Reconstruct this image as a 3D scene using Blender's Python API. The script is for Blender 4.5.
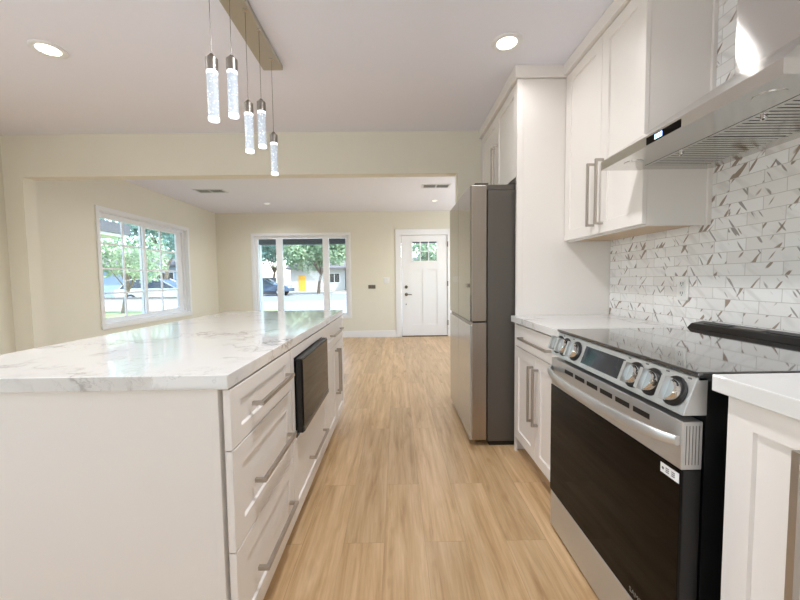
import bpy, bmesh, math, random
from mathutils import Vector, Matrix
import numpy as np

for _o in list(bpy.data.objects):
    bpy.data.objects.remove(_o, do_unlink=True)
SC = bpy.context.scene
COL = SC.collection
rad = math.radians

# ------------------------------------------------------------------ camera
cam = bpy.data.cameras.new('camera')
cam.sensor_width = 36.0
cam.lens = 359.6 / 800 * 36.0
cam.clip_start = 0.02
cam.clip_end = 400
co = bpy.data.objects.new('camera', cam)
COL.objects.link(co)
_p, _y, _r = rad(3.27), rad(0.474), rad(0.713)
_fw = Vector((math.sin(_y) * math.cos(_p), math.cos(_y) * math.cos(_p), -math.sin(_p)))
_rt = Vector((math.cos(_y), -math.sin(_y), 0))
_up = _rt.cross(_fw)
_R = math.cos(_r) * _rt - math.sin(_r) * _up
_U = math.sin(_r) * _rt + math.cos(_r) * _up
_m = Matrix((( _R.x, _U.x, -_fw.x), (_R.y, _U.y, -_fw.y), (_R.z, _U.z, -_fw.z))).to_4x4()
_m.translation = (0, 0, 1.163)
co.matrix_world = _m
SC.camera = co

# ------------------------------------------------------------------ world, sun, exposure
SC.view_settings.view_transform = 'Standard'
SC.view_settings.look = 'None'
SC.view_settings.gamma = 1.0
SC.view_settings.use_curve_mapping = False
SC.view_settings.exposure = 0.06
SKY_STRENGTH = 0.8
SUN_STRENGTH = 6.0
REAR_FILL = 20.0
KITCHEN_LAMP = 2.3
ADDED_LAMP = 16.5
SIDE_FILL = 32.0
LIVING_FILL = 27.0
LIVING_LAMP = 8.0
w = bpy.data.worlds.new('sky')
SC.world = w
w.use_nodes = True
wn = w.node_tree.nodes
wl = w.node_tree.links
wn.clear()
sky = wn.new('ShaderNodeTexSky')
sky.sky_type = 'NISHITA'
sky.sun_disc = False
sky.sun_elevation = rad(55)
sky.sun_rotation = rad(120)
sky.air_density = 1.0
sky.dust_density = 1.5
bg = wn.new('ShaderNodeBackground')
bg.inputs['Strength'].default_value = SKY_STRENGTH
wo = wn.new('ShaderNodeOutputWorld')
wl.new(sky.outputs[0], bg.inputs[0])
wl.new(bg.outputs[0], wo.inputs[0])

sun = bpy.data.lights.new('sun', 'SUN')
sun.energy = SUN_STRENGTH
sun.angle = rad(1.0)
sun.color = (1.0, 0.95, 0.87)
so = bpy.data.objects.new('sun', sun)
COL.objects.link(so)
so.rotation_euler = Vector((-0.62, 0.42, -1.05)).to_track_quat('-Z', 'Y').to_euler()

# added fill light behind the camera, facing up to brighten the ceiling
al = bpy.data.lights.new('rear_fill', 'AREA')
al.shape = 'RECTANGLE'
al.size = 3.0
al.size_y = .9
al.energy = REAR_FILL
al.color = (0.86, 0.93, 1.0)
ao = bpy.data.objects.new('rear_fill', al)
COL.objects.link(ao)
ao.location = (-.9, -1.9, .35)
ao.rotation_euler = (rad(155), 0, 0)

# added fill standing in for daylight at the unseen kitchen side window
al = bpy.data.lights.new('side_fill', 'AREA')
al.shape = 'RECTANGLE'
al.size = 2.2
al.size_y = 1.1
al.energy = SIDE_FILL
al.color = (0.86, 0.93, 1.0)
ao = bpy.data.objects.new('side_fill', al)
COL.objects.link(ao)
ao.location = (-3.5, -0.3, 1.5)
ao.rotation_euler = (rad(140), 0, rad(-90))

# fill added to brighten the living room, unseen behind the refrigerator wall
al = bpy.data.lights.new('living_fill', 'AREA')
al.shape = 'RECTANGLE'
al.size = 2.2
al.size_y = 1.1
al.energy = LIVING_FILL
al.color = (0.86, 0.93, 1.0)
ao = bpy.data.objects.new('living_fill', al)
COL.objects.link(ao)
ao.location = (2.5, 5.4, 1.3)
ao.rotation_euler = (rad(125), 0, rad(90))


# ------------------------------------------------------------------ helpers
def lin(r, g, b):
    def f(c):
        c /= 255.0
        return c / 12.92 if c <= 0.04045 else ((c + 0.055) / 1.055) ** 2.4
    return (f(r), f(g), f(b), 1.0)


class NT:
    def __init__(self, name):
        self.m = bpy.data.materials.new(name)
        self.m.use_nodes = True
        self.t = self.m.node_tree
        self.b = self.t.nodes['Principled BSDF']
        self.out = self.t.nodes['Material Output']

    def n(self, typ, **kw):
        x = self.t.nodes.new(typ)
        for k, v in kw.items():
            setattr(x, k, v)
        return x

    def l(self, a, b):
        self.t.links.new(a, b)

    def coords(self, scale=(1, 1, 1), rot=(0, 0, 0), loc=(0, 0, 0)):
        tc = self.n('ShaderNodeTexCoord')
        mp = self.n('ShaderNodeMapping')
        mp.inputs['Scale'].default_value = scale
        mp.inputs['Rotation'].default_value = rot
        mp.inputs['Location'].default_value = loc
        self.l(tc.outputs['Object'], mp.inputs['Vector'])
        return mp.outputs[0]

    def noise(self, vec, scale=5, detail=3, rough=0.5, dims='3D', dist=0.0):
        x = self.n('ShaderNodeTexNoise')
        x.noise_dimensions = dims
        x.inputs['Scale'].default_value = scale
        x.inputs['Detail'].default_value = detail
        x.inputs['Roughness'].default_value = rough
        x.inputs['Distortion'].default_value = dist
        self.l(vec, x.inputs['Vector'])
        return x

    def ramp(self, fac, stops, interp='LINEAR'):
        x = self.n('ShaderNodeValToRGB')
        x.color_ramp.interpolation = interp
        e = x.color_ramp.elements
        while len(e) < len(stops):
            e.new(0.5)
        for i, (p, c) in enumerate(stops):
            e[i].position = p
            e[i].color = c if len(c) == 4 else (*c, 1)
        self.l(fac, x.inputs[0])
        return x.outputs[0]

    def math(self, op, a, b=None, clamp=False):
        x = self.n('ShaderNodeMath', operation=op)
        x.use_clamp = clamp
        for i, v in enumerate((a, b)):
            if v is None:
                continue
            if isinstance(v, (int, float)):
                x.inputs[i].default_value = v
            else:
                self.l(v, x.inputs[i])
        return x.outputs[0]

    def mix(self, fac, a, b, mode='MIX'):
        x = self.n('ShaderNodeMix', data_type='RGBA', blend_type=mode)
        ins = [x.inputs[0], x.inputs[6], x.inputs[7]]
        for i, v in zip(ins, (fac, a, b)):
            if isinstance(v, (int, float)):
                i.default_value = v
            elif isinstance(v, tuple):
                i.default_value = v
            else:
                self.l(v, i)
        return x.outputs[2]

    def bump(self, h, strength=0.2, dist=0.01):
        x = self.n('ShaderNodeBump')
        x.inputs['Strength'].default_value = strength
        x.inputs['Distance'].default_value = dist
        self.l(h, x.inputs['Height'])
        self.l(x.outputs[0], self.b.inputs['Normal'])


def simple(name, rgb, rough=0.5, metal=0.0, spec=0.5, coat=0.0, var=0.03, nscale=30, bump=0.0):
    """plain paint, plastic or metal with a faint mottling"""
    t = NT(name)
    v = t.coords()
    nz = t.noise(v, nscale, 2)
    c = lin(*rgb)
    lo = tuple(max(0, x * (1 - var)) for x in c[:3]) + (1,)
    hi = tuple(min(1, x * (1 + var)) for x in c[:3]) + (1,)
    t.l(t.mix(nz.outputs[0], lo, hi), t.b.inputs['Base Color'])
    t.b.inputs['Roughness'].default_value = rough
    t.b.inputs['Metallic'].default_value = metal
    t.b.inputs['Specular IOR Level'].default_value = spec
    if coat:
        t.b.inputs['Coat Weight'].default_value = coat
        t.b.inputs['Coat Roughness'].default_value = 0.05
    if bump:
        t.bump(nz.outputs[0], bump, 0.002)
    return t.m


def brushed(name, rgb, rough=0.3, stretch=(2, 2, 200), metal=1.0):
    t = NT(name)
    v = t.coords(scale=stretch)
    nz = t.noise(v, 4, 3)
    c = lin(*rgb)
    lo = tuple(x * 0.93 for x in c[:3]) + (1,)
    hi = tuple(min(1, x * 1.05) for x in c[:3]) + (1,)
    t.l(t.mix(nz.outputs[0], lo, hi), t.b.inputs['Base Color'])
    t.l(t.ramp(nz.outputs[0], [(0.2, (rough * .85,) * 3), (0.8, (rough * 1.15,) * 3)]), t.b.inputs['Roughness'])
    t.b.inputs['Metallic'].default_value = metal
    t.bump(nz.outputs[0], 0.04, 0.001)
    return t.m


def emit(name, rgb, strength):
    t = NT(name)
    t.b.inputs['Base Color'].default_value = lin(*rgb)
    t.b.inputs['Emission Color'].default_value = lin(*rgb)
    t.b.inputs['Emission Strength'].default_value = strength
    return t.m


class MB:
    def __init__(self):
        self.bm = bmesh.new()

    def merge(self, other):
        me = bpy.data.meshes.new('tmp')
        other.to_mesh(me)
        other.free()
        self.bm.from_mesh(me)
        bpy.data.meshes.remove(me)

    def box(self, x0, x1, y0, y1, z0, z1, bev=0.0, seg=1):
        b = bmesh.new()
        x0, x1 = sorted((x0, x1)); y0, y1 = sorted((y0, y1)); z0, z1 = sorted((z0, z1))
        M = Matrix.Translation(((x0 + x1) / 2, (y0 + y1) / 2, (z0 + z1) / 2)) @ Matrix.Diagonal((x1 - x0, y1 - y0, z1 - z0, 1))
        bmesh.ops.create_cube(b, size=1, matrix=M)
        if bev:
            bmesh.ops.bevel(b, geom=b.edges[:], offset=bev, segments=seg, affect='EDGES', profile=0.5)
        self.merge(b)
        return self

    def prism(self, pts, axis, a, c, bev=0.0):
        """pts: polygon in the two other axes (in x,y,z order); extruded along axis from a to c"""
        b = bmesh.new()
        def P(p, t):
            if axis == 'x': return (t, p[0], p[1])
            if axis == 'y': return (p[0], t, p[1])
            return (p[0], p[1], t)
        lo = [b.verts.new(P(p, a)) for p in pts]
        hi = [b.verts.new(P(p, c)) for p in pts]
        n = len(pts)
        b.faces.new(lo)
        b.faces.new(hi[::-1])
        for i in range(n):
            b.faces.new((lo[i], hi[i], hi[(i + 1) % n], lo[(i + 1) % n]))
        bmesh.ops.recalc_face_normals(b, faces=b.faces[:])
        if bev:
            bmesh.ops.bevel(b, geom=b.edges[:], offset=bev, segments=1, affect='EDGES')
        self.merge(b)
        return self

    def lathe(self, prof, origin=(0, 0, 0), axis=(0, 0, 1), seg=24, close=True):
        """prof: (radius, height) pairs along axis"""
        b = bmesh.new()
        q = Vector((0, 0, 1)).rotation_difference(Vector(axis))
        o = Vector(origin)
        rings = []
        for r, h in prof:
            if r < 1e-6:
                rings.append([b.verts.new(o + q @ Vector((0, 0, h)))])
            else:
                rings.append([b.verts.new(o + q @ Vector((r * math.cos(2 * math.pi * i / seg), r * math.sin(2 * math.pi * i / seg), h))) for i in range(seg)])
        for A, B in zip(rings, rings[1:]):
            for i in range(seg):
                j = (i + 1) % seg
                if len(A) == 1 and len(B) == 1:
                    continue
                if len(A) == 1:
                    b.faces.new((A[0], B[i], B[j]))
                elif len(B) == 1:
                    b.faces.new((A[i], B[0], A[j]))
                else:
                    b.faces.new((A[i], B[i], B[j], A[j]))
        if close:
            if len(rings[0]) > 1: b.faces.new(rings[0][::-1])
            if len(rings[-1]) > 1: b.faces.new(rings[-1])
        bmesh.ops.recalc_face_normals(b, faces=b.faces[:])
        self.merge(b)
        return self

    def tube(self, pts, r, seg=10):
        """round tube through points; r a number or one per point"""
        b = bmesh.new()
        pts = [Vector(p) for p in pts]
        rs = r if isinstance(r, (list, tuple)) else [r] * len(pts)
        rings = []
        for i, p in enumerate(pts):
            d = (pts[min(i + 1, len(pts) - 1)] - pts[max(i - 1, 0)]).normalized()
            u = d.orthogonal().normalized() if i == 0 else (u - d * u.dot(d)).normalized()
            v = d.cross(u)
            rings.append([b.verts.new(p + rs[i] * (u * math.cos(2 * math.pi * k / seg) + v * math.sin(2 * math.pi * k / seg))) for k in range(seg)])
        for A, B in zip(rings, rings[1:]):
            for k in range(seg):
                b.faces.new((A[k], B[k], B[(k + 1) % seg], A[(k + 1) % seg]))
        b.faces.new(rings[0][::-1])
        b.faces.new(rings[-1])
        bmesh.ops.recalc_face_normals(b, faces=b.faces[:])
        self.merge(b)
        return self

    def sections(self, secs):
        """loft closed sections (lists of points)"""
        b = bmesh.new()
        R = [[b.verts.new(p) for p in s] for s in secs]
        n = len(secs[0])
        for A, B in zip(R, R[1:]):
            for k in range(n):
                b.faces.new((A[k], B[k], B[(k + 1) % n], A[(k + 1) % n]))
        b.faces.new(R[0][::-1])
        b.faces.new(R[-1])
        bmesh.ops.recalc_face_normals(b, faces=b.faces[:])
        self.merge(b)
        return self

    def quad(self, *pts):
        self.bm.faces.new([self.bm.verts.new(p) for p in pts])
        return self

    def shaker(self, o, u, v, n, W, H, t=0.02, stile=0.062, rec=0.008, slope=0.003, b=0.0015, rail=None):
        """one cabinet front: flat frame round a sunk panel. o corner on the back plane, u/v in plane, n outwards"""
        o, u, v, n = map(Vector, (o, u, v, n))
        rail = stile if rail is None else rail
        bm = bmesh.new()
        def ring(iu, iv, d):
            return [bm.verts.new(o + u * a + v * c + n * d) for a, c in ((iu, iv), (W - iu, iv), (W - iu, H - iv), (iu, H - iv))]
        rs = [ring(0, 0, 0), ring(0, 0, t - b), ring(b, b, t)]
        if stile > 0:
            rs += [ring(stile, rail, t), ring(stile + slope, rail + slope, t - rec)]
        bm.faces.new(rs[0])
        for A, B in zip(rs, rs[1:]):
            for k in range(4):
                bm.faces.new((A[k], A[(k + 1) % 4], B[(k + 1) % 4], B[k]))
        bm.faces.new(rs[-1])
        bmesh.ops.recalc_face_normals(bm, faces=bm.faces[:])
        self.merge(bm)
        return self

    def build(self, name, mat, parent=None, smooth=None, mats=None):
        me = bpy.data.meshes.new(name)
        o = bpy.data.objects.new(name, me)
        COL.objects.link(o)
        if parent is not None:
            o.parent = parent
            off = -world_loc(parent)
            bmesh.ops.translate(self.bm, verts=self.bm.verts, vec=off)
        self.bm.to_mesh(me)
        self.bm.free()
        me.materials.append(mat)
        if smooth:
            me.shade_smooth()
            me.set_sharp_from_angle(angle=rad(smooth))
        return o


def world_loc(o):
    v = Vector((0, 0, 0))
    while o is not None:
        v += o.location
        o = o.parent
    return v


def thing(name, label, cat, loc=(0, 0, 0), group=None):
    o = bpy.data.objects.new(name, None)
    COL.objects.link(o)
    o.location = loc
    o.empty_display_size = 0.1
    return tag(o, label, cat, group)


def tag(o, label, cat, group=None, kind=None):
    o['label'] = label
    o['category'] = cat
    if group: o['group'] = group
    if kind: o['kind'] = kind
    return o


def struct(name, label, cat, loc=None):
    o = bpy.data.objects.new(name, None)
    COL.objects.link(o)
    if loc: o.location = loc
    o['kind'] = 'structure'
    o['label'] = label
    o['category'] = cat
    return o


def setting(o, label, cat):
    o['kind'] = 'structure'
    o['label'] = label
    o['category'] = cat
    return o


def copy_tree(o, parent=None):
    c = o.copy()
    COL.objects.link(c)
    c.parent = parent
    for ch in list(o.children):
        copy_tree(ch, c)
    return c


def text(name, body, size, mat, parent, loc, mtx, depth=0.0003):
    """raised lettering; mtx columns: reading direction, up, outward normal"""
    cu = bpy.data.curves.new(name, 'FONT')
    cu.body = body
    cu.size = size
    cu.align_x = 'CENTER'
    cu.align_y = 'CENTER'
    cu.extrude = depth
    tmp = bpy.data.objects.new(name, cu)
    COL.objects.link(tmp)
    bpy.context.view_layer.update()
    me = bpy.data.meshes.new_from_object(tmp.evaluated_get(bpy.context.evaluated_depsgraph_get()))
    bpy.data.objects.remove(tmp, do_unlink=True)
    M = Matrix(mtx).transposed().to_4x4()
    M.translation = Vector(loc) - world_loc(parent)
    me.transform(M)
    o = bpy.data.objects.new(name, me)
    COL.objects.link(o)
    o.parent = parent
    me.materials.clear()
    me.materials.append(mat)
    return o


# ------------------------------------------------------------------ materials
M_wall = simple('cream wall paint', (233, 228, 212), 0.75, var=0.015, nscale=6, bump=0.05)
M_ceil = simple('white ceiling paint', (240, 239, 247), 0.85, var=0.01, nscale=40, bump=0.08)
M_white = simple('white satin trim paint', (240, 240, 240), 0.4, var=0.01)
M_cab = simple('white cabinet lacquer', (240, 234, 228), 0.38, var=0.008, nscale=8)
M_vinyl = simple('white vinyl window', (243, 244, 247), 0.35, var=0.01)
M_nickel = brushed('brushed nickel', (188, 181, 173), 0.42, (60, 4, 60))
M_steel = brushed('brushed stainless steel', (204, 204, 203), 0.36, (30, 2, 300), 0.78)
M_hood = brushed('hood stainless steel', (214, 212, 209), 0.17, (30, 2, 300))
_b = M_hood.node_tree.nodes['Principled BSDF']
_b.inputs['Anisotropic'].default_value = 0.9
_b.inputs['Anisotropic Rotation'].default_value = 0.25
_tg = M_hood.node_tree.nodes.new('ShaderNodeTangent')
_tg.direction_type = 'RADIAL'
_tg.axis = 'Z'
M_hood.node_tree.links.new(_tg.outputs[0], _b.inputs['Tangent'])
M_steel_dark = brushed('dark stainless steel', (120, 115, 110), 0.35, (3, 3, 120))
M_chrome = simple('polished chrome', (215, 212, 208), 0.08, 1.0, var=0.01)
M_fridge_glass = simple('grey mirror glass', (158, 153, 145), 0.06, 0.85, var=0.01)
M_fridge_low = brushed('pale stainless fridge door', (196, 195, 192), 0.2, (60, 60, 1), 0.6)
M_fridge_edge = brushed('bronze grey door edge', (172, 162, 152), 0.34, (40, 40, 1))
M_fridge_side = simple('charcoal fridge side', (98, 93, 87), 0.42, 0.45, var=0.03)
M_black = simple('black plastic', (14, 14, 15), 0.4, var=0.1)
M_blackmetal = simple('black enamel', (17, 17, 18), 0.35, 0.0, var=0.1)
M_glassblack = simple('black glass', (5, 3, 3), 0.03, 0.0, 0.14, var=0.05)
M_display = simple('display glass with reflected tint', (44, 48, 54), 0.05, 0.0, 0.6, var=0.05)  # blue-grey reflection on black glass, put into the base colour
M_capnickel = brushed('lamp cap nickel', (150, 145, 138), 0.4, (60, 60, 4))
M_cook = simple('black ceramic cooktop glass', (20, 20, 21), 0.04, 0.0, 1.0, coat=1.0, var=0.05)
M_bronze = simple('dark bronze hardware', (112, 104, 95), 0.4, 0.7)
M_plate = simple('white plastic plate', (240, 238, 234), 0.35, var=0.01)
M_greyplastic = simple('grey plastic', (120, 116, 108), 0.4)
M_fabricwood = simple('natural maple veneer', (205, 178, 145), 0.5, var=0.08, nscale=12)
M_lens = emit('lamp lens', (255, 238, 214), 9.0)
M_led = emit('led digits', (190, 220, 255), 3.0)
M_vent = simple('white vent paint', (225, 225, 225), 0.5)
M_ventdark = simple('dark duct', (104, 102, 100), 0.8)
M_print = simple('grey print', (95, 95, 95), 0.6)
M_sticker = simple('white sticker paper', (245, 245, 245), 0.6, var=0.005)


def mat_floor():
    t = NT('oak vinyl plank')
    v = t.coords(rot=(0, 0, rad(90)), loc=(0.31, 0.07, 0))
    br = t.n('ShaderNodeTexBrick')
    br.offset = 0.37
    br.offset_frequency = 2
    br.inputs['Color1'].default_value = (0, 0, 0, 1)
    br.inputs['Color2'].default_value = (1, 1, 1, 1)
    br.inputs['Mortar'].default_value = (0.5, 0.5, 0.5, 1)
    br.inputs['Scale'].default_value = 1
    br.inputs['Mortar Size'].default_value = 0.0012
    br.inputs['Mortar Smooth'].default_value = 0.1
    br.inputs['Bias'].default_value = 0
    br.inputs['Brick Width'].default_value = 1.22
    br.inputs['Row Height'].default_value = 0.18
    t.l(v, br.inputs['Vector'])
    seed = t.math('MULTIPLY', br.outputs['Color'], 37.0)
    g = t.coords(scale=(14, 1.1, 1))
    nz = t.n('ShaderNodeTexNoise'); nz.noise_dimensions = '4D'
    nz.inputs['Scale'].default_value = 1.6; nz.inputs['Detail'].default_value = 6; nz.inputs['Roughness'].default_value = 0.62; nz.inputs['Distortion'].default_value = 0.6
    t.l(g, nz.inputs['Vector']); t.l(seed, nz.inputs['W'])
    g2 = t.coords(scale=(90, 3, 1))
    n2 = t.n('ShaderNodeTexNoise'); n2.noise_dimensions = '4D'
    n2.inputs['Scale'].default_value = 1.5; n2.inputs['Detail'].default_value = 3
    t.l(g2, n2.inputs['Vector']); t.l(seed, n2.inputs['W'])
    g3 = t.coords(scale=(9, 2.6, 1))
    n3 = t.n('ShaderNodeTexNoise'); n3.noise_dimensions = '4D'
    n3.inputs['Scale'].default_value = 1.4; n3.inputs['Detail'].default_value = 2
    t.l(g3, n3.inputs['Vector']); t.l(seed, n3.inputs['W'])
    base = t.ramp(nz.outputs[0], [(0.25, lin(166, 129, 88)), (0.45, lin(199, 165, 122)), (0.58, lin(212, 180, 139)), (0.75, lin(224, 196, 157))])
    fine = t.ramp(n2.outputs[0], [(0.3, (0.86, 0.84, 0.81)), (0.6, (1, 1, 1))])
    c = t.mix(0.7, base, fine, 'MULTIPLY')
    knot = t.ramp(n3.outputs[0], [(0.64, (1, 1, 1)), (0.76, (0.66, 0.56, 0.45))])
    c = t.mix(0.8, c, knot, 'MULTIPLY')
    tone = t.ramp(br.outputs['Color'], [(0.0, (0.88, 0.87, 0.86)), (1.0, (1.06, 1.05, 1.04))])
    c = t.mix(1.0, c, tone, 'MULTIPLY')
    c = t.mix(t.math('MULTIPLY', br.outputs['Fac'], 0.3), c, lin(110, 84, 58))
    t.l(c, t.b.inputs['Base Color'])
    t.b.inputs['Roughness'].default_value = 0.36
    t.b.inputs['Specular IOR Level'].default_value = 0.5
    t.bump(n2.outputs[0], 0.05, 0.002)
    return t.m


def mat_quartz():
    t = NT('white veined quartz')
    v = t.coords()
    warp = t.noise(v, 2.2, 4, 0.6)
    sep = t.n('ShaderNodeVectorMath', operation='MULTIPLY_ADD')
    t.l(warp.outputs['Color'], sep.inputs[0]); sep.inputs[1].default_value = (0.35, 0.35, 0.35); t.l(v, sep.inputs[2])
    a = t.noise(sep.outputs[0], 3.1, 6, 0.6)
    band = t.math('ABSOLUTE', t.math('SUBTRACT', a.outputs[0], 0.5))
    vein = t.ramp(band, [(0.0, (1, 1, 1)), (0.012, (0.35, 0.35, 0.35)), (0.035, (0, 0, 0))])
    mask = t.noise(v, 2.4, 2)
    mk = t.ramp(mask.outputs[0], [(0.47, (0, 0, 0)), (0.62, (1, 1, 1))])
    b2 = t.noise(sep.outputs[0], 11, 5, 0.65)
    band2 = t.math('ABSOLUTE', t.math('SUBTRACT', b2.outputs[0], 0.5))
    v2 = t.ramp(band2, [(0.0, (1, 1, 1)), (0.02, (0, 0, 0))])
    mk2 = t.ramp(mask.outputs[0], [(0.55, (0, 0, 0)), (0.7, (1, 1, 1))])
    f1 = t.math('MULTIPLY', vein, mk)
    f2 = t.math('MULTIPLY', t.math('MULTIPLY', v2, mk2), 0.55)
    f = t.math('ADD', t.math('MULTIPLY', f1, 0.6), f2, True)
    cloud = t.noise(v, 1.3, 3)
    base = t.mix(cloud.outputs[0], lin(222, 220, 217), lin(233, 231, 229))
    t.l(t.mix(f, base, lin(140, 132, 124)), t.b.inputs['Base Color'])
    t.b.inputs['Roughness'].default_value = 0.045
    t.b.inputs['Specular IOR Level'].default_value = 0.8
    return t.m


def mat_tile():
    t = NT('marble mosaic tile')
    tc = t.n('ShaderNodeTexCoord')
    sp = t.n('ShaderNodeSeparateXYZ'); t.l(tc.outputs['Object'], sp.inputs[0])
    cb = t.n('ShaderNodeCombineXYZ')
    t.l(sp.outputs[1], cb.inputs[0]); t.l(sp.outputs[2], cb.inputs[1])
    br = t.n('ShaderNodeTexBrick')
    br.offset = 0.43; br.offset_frequency = 2
    br.inputs['Color1'].default_value = (0, 0, 0, 1)
    br.inputs['Color2'].default_value = (1, 1, 1, 1)
    br.inputs['Mortar'].default_value = (0.5, 0.5, 0.5, 1)
    br.inputs['Scale'].default_value = 1
    br.inputs['Mortar Size'].default_value = 0.0013
    br.inputs['Mortar Smooth'].default_value = 0.2
    br.inputs['Bias'].default_value = 0
    br.inputs['Brick Width'].default_value = 0.145
    br.inputs['Row Height'].default_value = 0.0505
    t.l(cb.outputs[0], br.inputs['Vector'])
    seed = t.math('MULTIPLY', br.outputs['Color'], 91.0)
    # slanted chips of brown and grey, a new cut in every tile
    def streak(ang, sx, sy, off, lo, hi):
        mp = t.n('ShaderNodeMapping')
        mp.inputs['Rotation'].default_value = (0, 0, rad(ang))
        t.l(cb.outputs[0], mp.inputs['Vector'])
        m2 = t.n('ShaderNodeMapping')
        m2.inputs['Scale'].default_value = (sx, sy, 1)
        t.l(mp.outputs[0], m2.inputs['Vector'])
        nz = t.n('ShaderNodeTexNoise'); nz.noise_dimensions = '4D'
        nz.inputs['Scale'].default_value = 1.0; nz.inputs['Detail'].default_value = 1.2
        t.l(m2.outputs[0], nz.inputs['Vector'])
        t.l(t.math('ADD', seed, off), nz.inputs['W'])
        return t.ramp(nz.outputs[0], [(lo, (0, 0, 0)), (hi, (1, 1, 1))])
    s1 = streak(-38, 40, 7.5, 0.0, 0.628, 0.652)
    s2 = streak(34, 46, 8, 13.0, 0.65, 0.675)
    s3 = streak(50, 30, 6, 29.0, 0.56, 0.70)
    base = t.mix(br.outputs['Color'], lin(238, 234, 230), lin(249, 248, 246))
    c = t.mix(t.math('MULTIPLY', s3, 0.28), base, lin(182, 176, 170))
    c = t.mix(t.math('MULTIPLY', s1, 0.85), c, lin(140, 116, 94))
    c = t.mix(t.math('MULTIPLY', s2, 0.75), c, lin(128, 118, 110))
    c = t.mix(br.outputs['Fac'], c, lin(205, 200, 194))
    t.l(c, t.b.inputs['Base Color'])
    t.b.inputs['Roughness'].default_value = 0.22
    t.bump(t.math('SUBTRACT', 1.0, br.outputs['Fac']), 0.25, 0.002)
    return t.m


def mat_glass():
    t = NT('clear window glass')
    tr = t.n('ShaderNodeBsdfTransparent')
    tr.inputs[0].default_value = (0.95, 0.98, 0.97, 1)
    gl = t.n('ShaderNodeBsdfGlossy')
    gl.inputs['Roughness'].default_value = 0.01
    ge = t.n('ShaderNodeNewGeometry')
    dt = t.n('ShaderNodeVectorMath', operation='DOT_PRODUCT')
    t.l(ge.outputs['Incoming'], dt.inputs[0]); t.l(ge.outputs['Normal'], dt.inputs[1])
    gz = t.math('SUBTRACT', 1.0, t.math('ABSOLUTE', dt.outputs['Value']))
    fres = t.math('ADD', 0.03, t.math('MULTIPLY', t.math('POWER', gz, 5.0), 0.9))
    mx = t.n('ShaderNodeMixShader')
    t.l(fres, mx.inputs[0]); t.l(tr.outputs[0], mx.inputs[1]); t.l(gl.outputs[0], mx.inputs[2])
    t.l(mx.outputs[0], t.out.inputs[0])
    return t.m


def mat_crystal():
    t = NT('lit bubble crystal')
    v = t.coords()
    vo = t.n('ShaderNodeTexVoronoi'); vo.inputs['Scale'].default_value = 95
    t.l(v, vo.inputs['Vector'])
    nz = t.noise(v, 60, 3)
    s = t.math('ADD', t.math('MULTIPLY', vo.outputs['Distance'], 0.9), t.math('MULTIPLY', nz.outputs[0], 0.5))
    e = t.ramp(s, [(0.36, (1.5, 1.56, 1.6)), (0.46, (0.5, 0.58, 0.66)), (0.7, (0.2, 0.26, 0.33))])
    t.b.inputs['Base Color'].default_value = (0.6, 0.65, 0.7, 1)
    t.b.inputs['Roughness'].default_value = 0.1
    t.l(e, t.b.inputs['Emission Color'])
    t.b.inputs['Emission Strength'].default_value = 0.55
    t.bump(vo.outputs['Distance'], 0.4, 0.003)
    return t.m


def mat_leaf(name, a, b, c):
    t = NT(name)
    v = t.coords()
    nz = t.noise(v, 1.3, 4)
    n2 = t.noise(v, 9, 2)
    f = t.math('ADD', t.math('MULTIPLY', nz.outputs[0], 0.5), t.math('MULTIPLY', n2.outputs[0], 0.5))
    t.l(t.ramp(f, [(0.35, lin(*a)), (0.5, lin(*b)), (0.65, lin(*c))]), t.b.inputs['Base Color'])
    t.b.inputs['Roughness'].default_value = 0.55
    tl = t.n('ShaderNodeBsdfTranslucent')
    t.l(t.ramp(f, [(0.35, lin(*a)), (0.65, lin(*c))]), tl.inputs[0])
    mx = t.n('ShaderNodeMixShader'); mx.inputs[0].default_value = 0.35
    t.l(t.b.outputs[0], mx.inputs[1]); t.l(tl.outputs[0], mx.inputs[2])
    t.l(mx.outputs[0], t.out.inputs[0])
    return t.m


M_floor = mat_floor()
M_quartz = mat_quartz()
M_tile = mat_tile()
M_glass = mat_glass()
M_crystal = mat_crystal()
M_crystal_end = emit('lit crystal rim', (235, 245, 255), 2.2)
M_leaf = mat_leaf('sunlit green leaves', (108, 138, 108), (150, 176, 142), (196, 210, 176))
M_leaf_dark = mat_leaf('blue green leaves', (96, 132, 122), (138, 174, 162), (190, 212, 200))
M_bark = simple('grey bark', (120, 104, 90), 0.9, var=0.2, nscale=10)
M_concrete = simple('pale concrete', (150, 153, 155), 0.9, var=0.05, nscale=3)
M_asphalt = simple('sun bleached asphalt', (132, 136, 142), 0.9, var=0.08, nscale=5)
M_gravel = simple('pale gravel yard', (176, 168, 154), 0.95, var=0.1, nscale=20)
M_lawn = simple('dry lawn', (146, 164, 112), 0.95, var=0.25, nscale=7)
M_stucco_w = simple('white stucco', (200, 200, 198), 0.9, var=0.03)
M_stucco_b = simple('pale blue siding', (164, 184, 202), 0.8, var=0.03)
M_shingle = simple('grey shingle', (112, 110, 112), 0.9, var=0.15, nscale=14)
M_beam = simple('grey painted beam', (92, 92, 96), 0.7, var=0.05)
M_carsilver = simple('silver car paint', (205, 210, 216), 0.22, 0.4, coat=0.6, var=0.01)
M_carblue = simple('dark blue car paint', (62, 76, 98), 0.22, 0.3, coat=0.6, var=0.02)
M_carglass = simple('tinted car glass', (46, 54, 62), 0.06, 0.0, 0.8, var=0.05)
M_tyre = simple('tyre rubber', (36, 36, 38), 0.8)
M_yellow = simple('amber yellow door paint', (232, 178, 70), 0.5, var=0.02)

# ------------------------------------------------------------------ the setting: room shell
ZC = 2.52
XR, XL = 1.42, -3.59
YW0, YW1 = 3.381, 3.50
YF = 7.262
YB = -2.4
XLR = 2.6


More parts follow.
